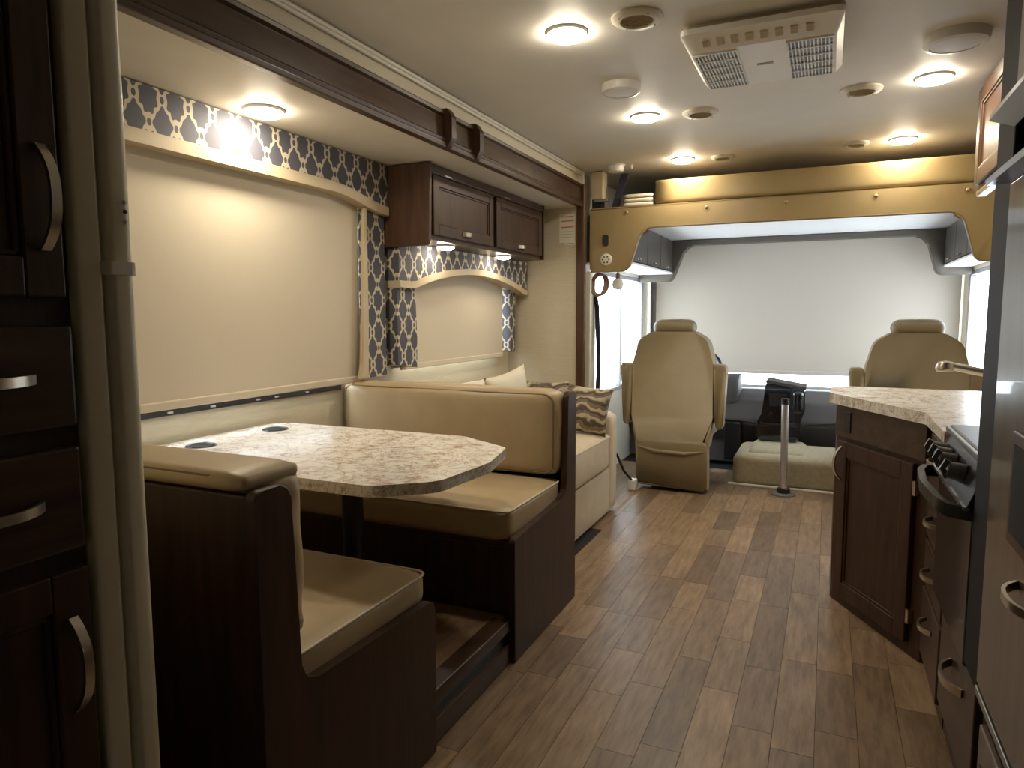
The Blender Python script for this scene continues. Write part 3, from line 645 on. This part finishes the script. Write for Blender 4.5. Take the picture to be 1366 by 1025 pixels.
# ------------------------------------------------------------------ cab bunk
bk = thing('cab_bunk', 'tan padded overhead cab bunk with buttoned front panel', 'bunk', (-0.33, 5.2, 1.49))
fp = rounded([(-1.462, 1.905, 0.01), (-1.462, 1.490, 0.02), (-1.200, 1.490, 0.07), (-1.115, 1.765, 0.10), (0.640, 1.758, 0.09), (0.715, 1.490, 0.05), (0.930, 1.490, 0.02), (0.930, 1.905, 0.01)], 8)
obj('front_panel', prism(fp, 'y', YB, YB+0.05, 0.012, 3), 'bunk_leather_warmlit', bk, True, 50)
obj('mattress', cushion(-1.035, 0.930, YB+0.004, 5.6, 1.908, 2.062, 0.018, (0, 0.004, 0), n=10), 'bunk_leather_warmlit', bk, True, 180)
obj('soffit', box(-1.47, 0.94, YB+0.052, 6.30, 1.832, 1.845), 'soffit_white', bk)
obj('platform', box(-1.47, 0.94, YB+0.052, 6.30, 1.846, 1.903), 'dark_recess', bk)
obj('edge_welt', tube([(x_, YB+0.004, z_) for x_, z_ in fp[14:-9]], 0.006, 6), 'piping', bk, True)
for xb in (-1.214, -0.709, -0.250, 0.221, 0.66):
    obj('button', lathe((xb, YB+0.002, 1.868), [(0.013, 0), (0.011, -0.005), (0.006, -0.008), (0, -0.009)], 'y', 14), 'bunk_leather_warmlit', bk, True)
    obj('button_tuft', lathe((xb, YB+0.002, 1.868), [(0.030, 0.0), (0.020, -0.0035), (0.013, -0.001)], 'y', 18), 'bunk_leather_warmlit', bk, True)
sw = obj('latch_recess', prism(rect(-1.375, -1.333, 1.655, 1.730, 0.018), 'y', YB-0.006, YB+0.002), 'black_plastic', bk)
sp_ = obj('outlet_plate', lathe((-1.347, YB, 1.567), [(0.040, 0), (0.038, -0.008), (0.030, -0.011), (0, -0.011)], 'y', 24), 'ivory_plastic', bk, True)
for k in range(6):
    a = k*PI/3; obj('hole', lathe((-1.347+0.021*math.cos(a), YB-0.0112, 1.567+0.021*math.sin(a)), [(0.006, 0), (0.005, -0.001), (0, -0.001)], 'y', 10), 'black_plastic', sp_)
br = thing('bunk_bracket', 'brown corner post with silver latch left of the bunk mattress', 'bracket', (-1.42, 4.50, 1.906))
obj('post', box(-1.462, -1.375, 4.47, 4.56, 1.965, 2.145, 0.008), 'trim_beige', br)
obj('latch', box(-1.440, -1.345, 4.468, 4.50, 1.948, 1.966, 0.003), 'strip_metal', br)
obj('foot', box(-1.455, -1.39, 4.48, 4.55, 1.906, 1.965), 'black_plastic', br)
tag(obj('bunk_strap', ribbon([(-1.30, 4.50, 1.907), (-1.285, 4.50, 1.97), (-1.26, 4.51, 2.06), (-1.255, 4.55, 2.13)], (1, 0, 0), 0.05, 0.006), 'webbing'), 'black strap standing beside the folded white bedding', 'strap')
bd = thing('folded_bedding', 'stack of folded white bedding on the bunk next to the mattress', 'bedding', (-1.145, 4.55, 1.906))
for i in range(3):
    obj('fold', cushion(-1.245+0.004*i, -1.045, 4.475, 4.70, 1.906+0.027*i, 1.931+0.027*i, 0.011, n=6), 'ivory_cloth', bd, True, 180)

# ------------------------------------------------------------------ cab overhead cabinets and windshield surround
def cab_cabinet(label, x_face, x_wall, out, y0, ys, y1):
    t = thing('cab_cabinet', label, 'cabinet', ((x_face+x_wall)/2, (y0+y1)/2, 1.545), 'cab overhead cabinets')
    a, b = sorted((x_wall, x_face-out*0.018))
    obj('body', box(a, b, y0, y1, 1.562, 1.831), 'cab_laminate', t)
    obj('bottom_board', box(a, b+(0.02 if out > 0 else 0), y0, y1, 1.546, 1.561, 0.003) if out > 0 else box(a-0.02, b, y0, y1, 1.546, 1.561, 0.003), 'soffit_white', t)
    yy = [y0+0.01, *ys, y1-0.01]
    for p, q in zip(yy, yy[1:]):
        f = sorted((x_face-out*0.018, x_face))
        d = obj('door', box(f[0], f[1], p+0.004, q-0.004, 1.570, 1.825, 0.004), 'cab_laminate', t)
        arch_pull(d, (x_face, (p+q)/2, 1.588), (0, 1, 0), 0.07, (out, 0, 0), 0.012, 0.005, 0.016, 'chrome')
cab_cabinet('grey cab cabinet above the driver window', -1.215, -1.505, 1, 4.53, (5.05, 5.50), 5.955)
cab_cabinet('grey cab cabinet above the passenger window', 0.760, 0.945, -1, 4.53, (5.05, 5.50), 5.955)
sr = rounded([(-1.50, 1.485, 0.03), (-1.225, 1.485, 0.06), (-1.110, 1.785, 0.09), (0.640, 1.785, 0.09), (0.720, 1.49, 0.06), (0.94, 1.49, 0.03), (0.94, 1.545, 0.02), (0.80, 1.545, 0.03), (0.79, 1.831, 0.0), (-1.28, 1.831, 0), (-1.345, 1.545, 0.03), (-1.50, 1.545, 0.02)], 6)
tag(obj('windshield_surround', prism(sr, 'y', 5.965, 6.060, 0.008), 'surround', None, True, 50), 'taupe moulded surround framing the top of the windshield shade', 'surround')

# ------------------------------------------------------------------ dashboard, console, engine cover
db = thing('dashboard', 'dark grey moulded dashboard under the windshield', 'dashboard', (-0.25, 6.0, 0))
dp = rounded([(5.72, 0.02, 0), (6.44, 0.02, 0), (6.44, 0.560, 0), (6.05, 0.585, 0.05), (5.74, 0.520, 0.06), (5.66, 0.36, 0.08), (5.76, 0.18, 0.06)], 6)
obj('body', prism([(a, b) for a, b in dp], 'x', -1.50, 0.94, 0.0), 'dash_grey', db, True, 40)
obj('crease', tube([(-1.45, 5.668, 0.40), (-0.9, 5.655, 0.385), (-0.5, 5.668, 0.36)], 0.006, 6), 'black_plastic', db, True)
obj('crease', tube([(-0.12, 5.668, 0.36), (0.2, 5.655, 0.40), (0.9, 5.66, 0.42)], 0.006, 6), 'black_plastic', db, True)
obj('instrument_hood', prism(rounded([(5.72, 0.50, 0), (6.05, 0.55, 0), (6.02, 0.715, 0.05), (5.76, 0.715, 0.06)], 6), 'x', -1.22, -0.63, 0.03, 3), 'dash_grey', db, True, 50)
obj('kick_vent', box(-0.71, -0.585, 5.60, 5.74, 0.06, 0.36, 0.01), 'black_plastic', db)
cn = thing('centre_console', 'glossy black centre console rising from the engine cover', 'console', (-0.30, 5.6, 0.256))
cp = rounded([(-0.45, 0.256, 0.02), (-0.165, 0.256, 0.02), (-0.150, 0.42, 0.03), (-0.125, 0.50, 0.03), (-0.130, 0.655, 0.02), (-0.400, 0.700, 0.02), (-0.425, 0.46, 0.03), (-0.455, 0.40, 0.03)], 5)
obj('body', prism(cp, 'y', 5.46, 5.655, 0.025, 3), 'black_gloss', cn, True, 50)
obj('top_cap', prism(rounded([(-0.405, 0.695, 0.005), (-0.125, 0.650, 0.005), (-0.120, 0.672, 0.005), (-0.395, 0.718, 0.005)], 3), 'y', 5.45, 5.70, 0.004), 'dash_grey', cn)
obj('screen', prism(rect(-0.375, -0.245, 0.520, 0.615, 0.01), 'y', 5.452, 5.462), 'oven_glass', cn)
obj('side_pod', cushion(-0.215, -0.135, 5.425, 5.50, 0.47, 0.645, 0.03, n=8), 'black_gloss', cn, True, 180)
obj('tray', box(-0.43, -0.17, 5.42, 5.50, 0.375, 0.400, 0.008), 'black_gloss', cn)
for i in range(3): obj('control_knob', lathe((-0.36+0.06*i, 5.452, 0.455), [(0.018, 0.01), (0.016, -0.012), (0, -0.013)], 'y', 16), 'black_gloss', cn, True)
eg = thing('engine_cover', 'beige carpeted engine cover step at the front of the floor', 'engine cover', (-0.1, 5.3, 0))
obj('body', cushion(-0.575, 0.19, 5.03, 5.62, 0.0, 0.215, 0.04, (0, 0.0, 0.012)), 'carpet_beige', eg, True, 180)
obj('hump', cushion(-0.49, -0.10, 5.12, 5.62, 0.14, 0.242, 0.05, (0, 0, 0.01), n=8), 'carpet_beige', eg, True, 180)
obj('edge_strip', tube([(-0.60, 5.03, 0.006), (-0.30, 5.022, 0.006), (0.18, 5.022, 0.006)], 0.010, 8), 'ivory_plastic', eg, True)
sw = thing('steering_wheel', 'black steering wheel in front of the driver seat', 'steering wheel', (-0.96, 5.60, 0.60))
R_ = Matrix.Translation((-0.940, 5.50, 0.765)) @ Matrix.Rotation(math.radians(-38), 4, 'X')
rim = [R_ @ Vector((0.205*math.cos(2*PI*i/32), 0, 0.205*math.sin(2*PI*i/32))) for i in range(32)]
obj('rim', tube(rim, 0.016, 10, True), 'black_plastic', sw, True, 180)
bm = bmesh.new()
for a in (0, PI, 1.5*PI): add_tube(bm, [R_ @ Vector((0, 0, 0)), R_ @ Vector((0.2*math.cos(a), 0, 0.2*math.sin(a)))], 0.013, 8)
obj('spokes', bm, 'black_plastic', sw, True)
obj('hub', cyl(R_ @ Vector((0, -0.02, 0)), R_ @ Vector((0, 0.03, 0)), 0.065, 0.055, n=24), 'black_plastic', sw, True)
obj('column', cyl(R_ @ Vector((0, 0.03, 0)), (-0.940, 5.715, 0.60), 0.040, n=16), 'black_plastic', sw, True)

# ------------------------------------------------------------------ captain seats (seen from behind)
def captain_seat(label, cx_, y0, w=0.545):
    t = thing('captain_seat', label, 'seat', (cx_, y0+0.25, 0), 'cab captain seats'); h = w/2
    poly = rounded([(cx_-h+0.028, 0.30, 0.02), (cx_+h-0.028, 0.30, 0.02), (cx_+h, 0.52, 0.2), (cx_+h-0.004, 0.88, 0.10), (cx_+h-0.045, 1.035, 0.09), (cx_+0.14, 1.090, 0.06), (cx_-0.14, 1.090, 0.06), (cx_-h+0.045, 1.035, 0.09), (cx_-h+0.004, 0.88, 0.10), (cx_-h, 0.52, 0.2)], 8)
    obj('backrest', prism(poly, 'y', y0, y0+0.17, 0.045, 5), 'seat_leather_shaded', t, True, 180)
    obj('headrest', cushion(cx_-0.142, cx_+0.142, y0+0.015, y0+0.15, 1.070, 1.168, 0.047, (0, 0.01, 0.006), n=10), 'seat_leather_shaded', t, True, 180)
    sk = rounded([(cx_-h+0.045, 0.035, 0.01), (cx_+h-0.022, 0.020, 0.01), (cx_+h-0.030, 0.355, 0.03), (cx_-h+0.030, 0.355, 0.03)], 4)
    obj('skirt', prism(sk, 'y', y0-0.012, y0+0.10, 0.02, 3), 'seat_leather_shaded', t, True, 180)
    obj('skirt_fold', tube([(cx_-h+0.05, y0-0.010, 0.30), (cx_-0.1, y0-0.018, 0.275), (cx_+0.1, y0-0.018, 0.270), (cx_+h-0.05, y0-0.010, 0.29)], [0.006, 0.014, 0.014, 0.006], 8), 'seat_leather_shaded', t, True, 180)
    obj('seat', cushion(cx_-h+0.01, cx_+h-0.01, y0+0.12, y0+0.62, 0.36, 0.50, 0.05, (0.005, 0.01, 0.015)), 'seat_leather_shaded', t, True, 180)
    obj('pedestal', box(cx_-0.17, cx_+0.17, y0+0.14, y0+0.50, 0.0, 0.358, 0.01), 'black_plastic', t)
    for s, off in ((-1, 0.050), (1, 0.045)):
        xc = cx_+s*(h+off-0.008)
        a = obj('armrest', prism(rounded([(xc-0.042+0.010*s*0, 0.835, 0.03), (xc-0.042, 0.875, 0.03), (xc+0.042, 0.875, 0.03), (xc+0.042, 0.80, 0.03), (xc+0.028, 0.445, 0.025), (xc-0.018, 0.440, 0.025)], 6), 'y', y0+0.01, y0+0.105, 0.02, 4), 'seat_leather_shaded', t, True, 180)
        obj('armrest_pivot', cyl((xc-s*0.03, y0+0.06, 0.50), (cx_+s*(h-0.05), y0+0.06, 0.50), 0.020, n=12), 'black_plastic', t, True)
captain_seat('tan captain seat in front of the steering wheel', -0.940, 4.655)
captain_seat('tan captain seat beyond the kitchen counter on the passenger side', 0.492, 4.70)

tp_ = thing('table_post', 'upright silver table post with round foot standing in the aisle', 'post', (-0.224, 4.872, 0))
obj('pole', cyl((-0.224, 4.872, 0.02), (-0.232, 4.872, 0.612), 0.0235, n=20), 'pole_metal', tp_, True)
obj('cap', cyl((-0.232, 4.872, 0.610), (-0.233, 4.872, 0.648), 0.0255, n=20), 'black_plastic', tp_, True)
obj('foot', lathe((-0.224, 4.872, 0.0), [(0.075, 0), (0.075, 0.008), (0.06, 0.012), (0.044, 0.016)], 'z', 28), 'strip_metal', tp_, True)
obj('collar', lathe((-0.224, 4.872, 0.0), [(0.044, 0.014), (0.040, 0.045), (0.026, 0.050)], 'z', 24), 'black_plastic', tp_, True)

tag(obj('seat_belt', ribbon([(-1.497, 4.70, 1.34), (-1.488, 4.715, 1.26), (-1.478, 4.72, 1.0), (-1.474, 4.72, 0.80), (-1.480, 4.715, 0.62)], (0.8, -0.6, 0), 0.045, 0.008), 'webbing'), 'dark seat belt hanging beside the driver window', 'seat belt')
cc_ = thing('cord_loop', 'brown coiled cord hanging under the bunk by the driver window', 'cord', (-1.44, 4.60, 1.33))
for k in range(3):
    pts = []
    for i in range(28):
        a = 2*PI*i/28; pts.append((-1.432+(0.046+0.004*k)*math.cos(a)+0.006*k, 4.555+0.012*k+0.02*math.sin(a), 1.408+(0.078-0.004*k)*math.sin(a)))
    obj('coil', tube(pts, 0.0075, 6, True), 'cord_brown', cc_, True, 180)
hl = thing('hanging_bulb', 'small white bulb hanging below the driver side bunk panel', 'bulb', (-1.30, 4.62, 1.40))
obj('bulb', lathe((-1.312, 4.62, 1.375), [(0, 0), (0.03, 0.004), (0.040, 0.03), (0.034, 0.062), (0.014, 0.075)], 'z', 20), 'tube_bulb', hl, True, 180)
obj('socket', lathe((-1.312, 4.62, 1.45), [(0.015, 0), (0.014, 0.03), (0.006, 0.04), (0.006, 0.096)], 'z', 14), 'cord_brown', hl, True)
bx_ = thing('floor_box', 'small white box on the floor between sofa and driver seat', 'box', (-1.13, 4.44, 0))
obj('housing', box(-1.205, -1.155, 4.56, 4.63, 0.0, 0.075, 0.008), 'white_plastic', bx_)
obj('lever', tube([(-1.185, 4.57, 0.074), (-1.22, 4.50, 0.15), (-1.26, 4.46, 0.27)], 0.009, 8), 'black_plastic', bx_, True)

# ------------------------------------------------------------------ kitchen: angled cabinet, drawers, counter
AX0, AY0 = 0.055, 3.155; BX0, BY0 = 0.335, 2.660; ANG = math.atan2(BY0-AY0, BX0-AX0); LEN = math.hypot(BX0-AX0, BY0-AY0)
ic = thing('corner_cabinet', 'angled dark wood kitchen cabinet with one door under the counter', 'cabinet', (AX0, AY0, 0))
obj('body', prism([(AX0, AY0), (BX0, BY0), (0.945, BY0), (0.945, 3.42), (AX0, 3.42)], 'z', 0.0, 0.838), 'wood_v', ic)
made = []
d = shaker(ic, 'y', AY0, AX0+0.045, AX0+LEN-0.060, 0.045, 0.690, -1, 0.062)
h_ = arch_pull(d, (AX0+0.075, AY0-0.020, 0.600), (0, 0, 1), 0.135, (0, -1, 0), depth=0.03)
rl = obj('apron', box(AX0+0.006, AX0+LEN-0.01, AY0-0.012, AY0, 0.705, 0.836, 0.003), 'wood_h', ic)
ou = obj('outlet', box(AX0+0.07, AX0+0.118, AY0-0.016, AY0-0.012, 0.728, 0.812, 0.003), 'black_plastic', ic)
hg = [obj('hinge', box(AX0+LEN-0.062, AX0+LEN-0.045, AY0-0.018, AY0-0.002, zz, zz+0.05), 'nickel', ic) for zz in (0.12, 0.58)]
for o in (d, *d.children, rl, ou, *hg): o.data.transform(Matrix.Rotation(ANG, 4, 'Z'))

dc = thing('drawer_cabinet', 'narrow dark wood drawer stack between corner cabinet and range', 'cabinet', (0.64, 2.45, 0))
obj('body', box(0.350, 0.945, 2.245, 2.652, 0.0, 0.838), 'wood_v', dc)
for z0, z1 in ((0.64, 0.815), (0.470, 0.625), (0.305, 0.455), (0.060, 0.290)):
    dr = obj('drawer', box(0.330, 0.350, 2.262, 2.635, z0, z1, 0.004), 'wood_h', dc)
    arch_pull(dr, (0.330, 2.45, z1-0.07), (0, 1, 0), 0.12, (-1, 0, 0), depth=0.028)
ct = rounded([(0.020, 3.135, 0.03), (0.310, 2.625, 0.04), (0.310, 2.235, 0.0), (0.948, 2.235, 0), (0.948, 3.450, 0), (0.030, 3.450, 0.05)], 6)
tag(obj('countertop', prism(ct, 'z', 0.840, 0.880, 0.006, 3), 'granite'), 'granite-look kitchen countertop with an angled front edge', 'countertop')

fc = thing('faucet', 'nickel kitchen faucet reaching over the countertop', 'faucet', (0.70, 3.05, 0.88))
obj('base', lathe((0.70, 3.02, 0.880), [(0.030, 0), (0.028, 0.02), (0.018, 0.03), (0.016, 0.085)], 'z', 20), 'nickel', fc, True)
obj('spout', tube([(0.70, 3.02, 0.95), (0.66, 3.03, 0.962), (0.56, 3.05, 0.982), (0.445, 3.08, 1.005)], 0.0155, 12), 'nickel', fc, True)
obj('spray_head', lathe((0.418, 3.085, 0.985), [(0.0, 0), (0.030, 0.0), (0.034, 0.016), (0.026, 0.036), (0, 0.042)], 'z', 20), 'nickel', fc, True)

# ------------------------------------------------------------------ range
rg = thing('gas_range', 'black gas range with four knobs and a bowed oven handle', 'range', (0.62, 1.97, 0.41))
obj('body', box(0.325, 0.945, 1.735, 2.230, 0.410, 0.872, 0.004), 'range_black', rg)
od = obj('oven_door', box(0.302, 0.325, 1.740, 2.225, 0.425, 0.755, 0.006), 'oven_glass', rg)
hp = [(0.312, 2.215, 0.770), (0.262, 2.195, 0.772), (0.246, 2.13, 0.773), (0.236, 1.98, 0.774), (0.246, 1.83, 0.773), (0.262, 1.765, 0.772), (0.312, 1.745, 0.770)]
obj('handle', ribbon(hp, (0, 0, 1), 0.030, 0.016), 'range_black', od, True, 60)
cpn = obj('control_panel', prism(rounded([(0.325, 0.790, 0), (0.296, 0.790, 0.004), (0.316, 0.872, 0.006), (0.345, 0.874, 0)], 3), 'y', 1.738, 2.227), 'cooktop_cover', rg) if False else None
bm = bmesh.new(); q = [(0.290, 0.786), (0.330, 0.786), (0.350, 0.873), (0.322, 0.873)]
va = [bm.verts.new((a, 1.738, b)) for a, b in q]; vb = [bm.verts.new((a, 2.227, b)) for a, b in q]
bm.faces.new(va); bm.faces.new(vb[::-1])
for i in range(4): bm.faces.new((va[i], va[(i+1) % 4], vb[(i+1) % 4], vb[i]))
cpn = obj('control_panel', bm, 'range_black', rg)
for yy in (2.175, 2.095, 2.015, 1.885):
    k_ = obj('knob', cyl((0.305, yy, 0.832), (0.272, yy, 0.840), 0.023, 0.019, n=18), 'knob', cpn, True)
    obj('grip', ribbon([(0.272, yy, 0.820), (0.262, yy, 0.842), (0.272, yy, 0.862)], (0, 1, 0), 0.012, 0.012), 'knob', k_)
obj('trim_strip', box(0.284, 0.296, 1.738, 2.227, 0.779, 0.787), 'strip_metal', rg)
cv = obj('cooktop_cover', box(0.318, 0.940, 1.745, 2.215, 0.884, 0.902, 0.006), 'cooktop_cover', rg)
obj('cover_edge', box(0.310, 0.318, 1.745, 2.215, 0.884, 0.900, 0.003), 'strip_metal', cv)
obj('burner_well', box(0.330, 0.935, 1.750, 2.210, 0.872, 0.884), 'black_plastic', rg)
wc = thing('range_drawer', 'dark wood drawer unit under the oven', 'cabinet', (0.62, 1.97, 0))
obj('body', box(0.352, 0.945, 1.735, 2.240, 0.0, 0.408), 'wood_v', wc)
dr = obj('drawer', box(0.330, 0.352, 1.745, 2.230, 0.100, 0.398, 0.004), 'wood_h', wc)
arch_pull(dr, (0.330, 1.955, 0.300), (0, 1, 0), 0.17, (-1, 0, 0), 0.02, 0.007, 0.034)

# ------------------------------------------------------------------ furnace panel and refrigerator
fv = thing('furnace_panel', 'dark louvred furnace panel at floor level under the refrigerator', 'vent panel', (0.64, 1.2, 0))
obj('body', box(0.345, 0.945, 0.62, 1.733, 0.0, 0.435), 'wood_v', fv)
pn = obj('face_panel', box(0.331, 0.345, 0.70, 1.690, 0.050, 0.330, 0.004), 'fridge_panel', fv)
for i in range(14):
    yy = 1.655-i*0.026
    obj('slot', box(0.3295, 0.3312, yy-0.005, yy+0.005, 0.245, 0.255), 'black_plastic', pn)
for zz in (0.09, 0.13, 0.17, 0.21): obj('ridge', box(0.327, 0.331, 0.75, 1.66, zz, zz+0.006, 0.001), 'fridge_panel', pn)
rf = thing('refrigerator', 'tall refrigerator with wood door panels and black frame', 'refrigerator', (0.63, 1.2, 0.44))
obj('body', box(0.330, 0.945, 0.62, 1.735, 0.440, 2.148), 'black_plastic', rf)
obj('frame_stile', box(0.303, 0.330, 1.590, 1.735, 0.440, 2.148, 0.004), 'matte_black', rf)
ld = obj('lower_door', box(0.300, 0.329, 0.66, 1.585, 0.470, 1.448, 0.004), 'fridge_panel', rf)
ud = obj('freezer_door', box(0.300, 0.329, 0.66, 1.585, 1.572, 2.135, 0.004), 'fridge_panel', rf)
obj('kick_strip', box(0.298, 0.329, 0.66, 1.585, 0.448, 0.464, 0.002), 'strip_metal', rf)
for zz, dd, par in ((1.448, -1, ld), (1.572, 1, ud)):
    q = [(0.300, zz), (0.262, zz+0.003*dd), (0.260, zz-0.008*dd), (0.300, zz-0.022*dd)]
    obj('handle_rail', prism(q if dd > 0 else q[::-1], 'y', 0.70, 1.580), 'strip_metal', par)
rc = obj('latch_frame', box(0.292, 0.300, 1.10, 1.395, 0.820, 1.010, 0.003), 'wood_side', ld)
obj('latch_recess', box(0.290, 0.2925, 1.115, 1.372, 0.842, 0.990), 'dark_recess', rc)
arch_pull(ld, (0.300, 1.255, 0.765), (0, 1, 0), 0.15, (-1, 0, 0), 0.014, 0.006, 0.03)
bo = thing('kitchen_wall_cabinet', 'glossy wood overhead kitchen cabinet beyond the refrigerator', 'cabinet', (0.76, 2.9, 1.70))
obj('body', box(0.560, 0.945, 2.20, 3.545, 1.722, 2.147, 0.004), 'wood_side', bo)
for y0, y1 in ((2.92, 3.53), (2.23, 2.90)):
    d = shaker(bo, 'x', 0.560, y0, y1, 1.745, 2.130, -1, 0.06, mv='wood_side')
obj('light_rail', box(0.553, 0.59, 2.20, 3.545, 1.700, 1.722, 0.004), 'nickel', bo)
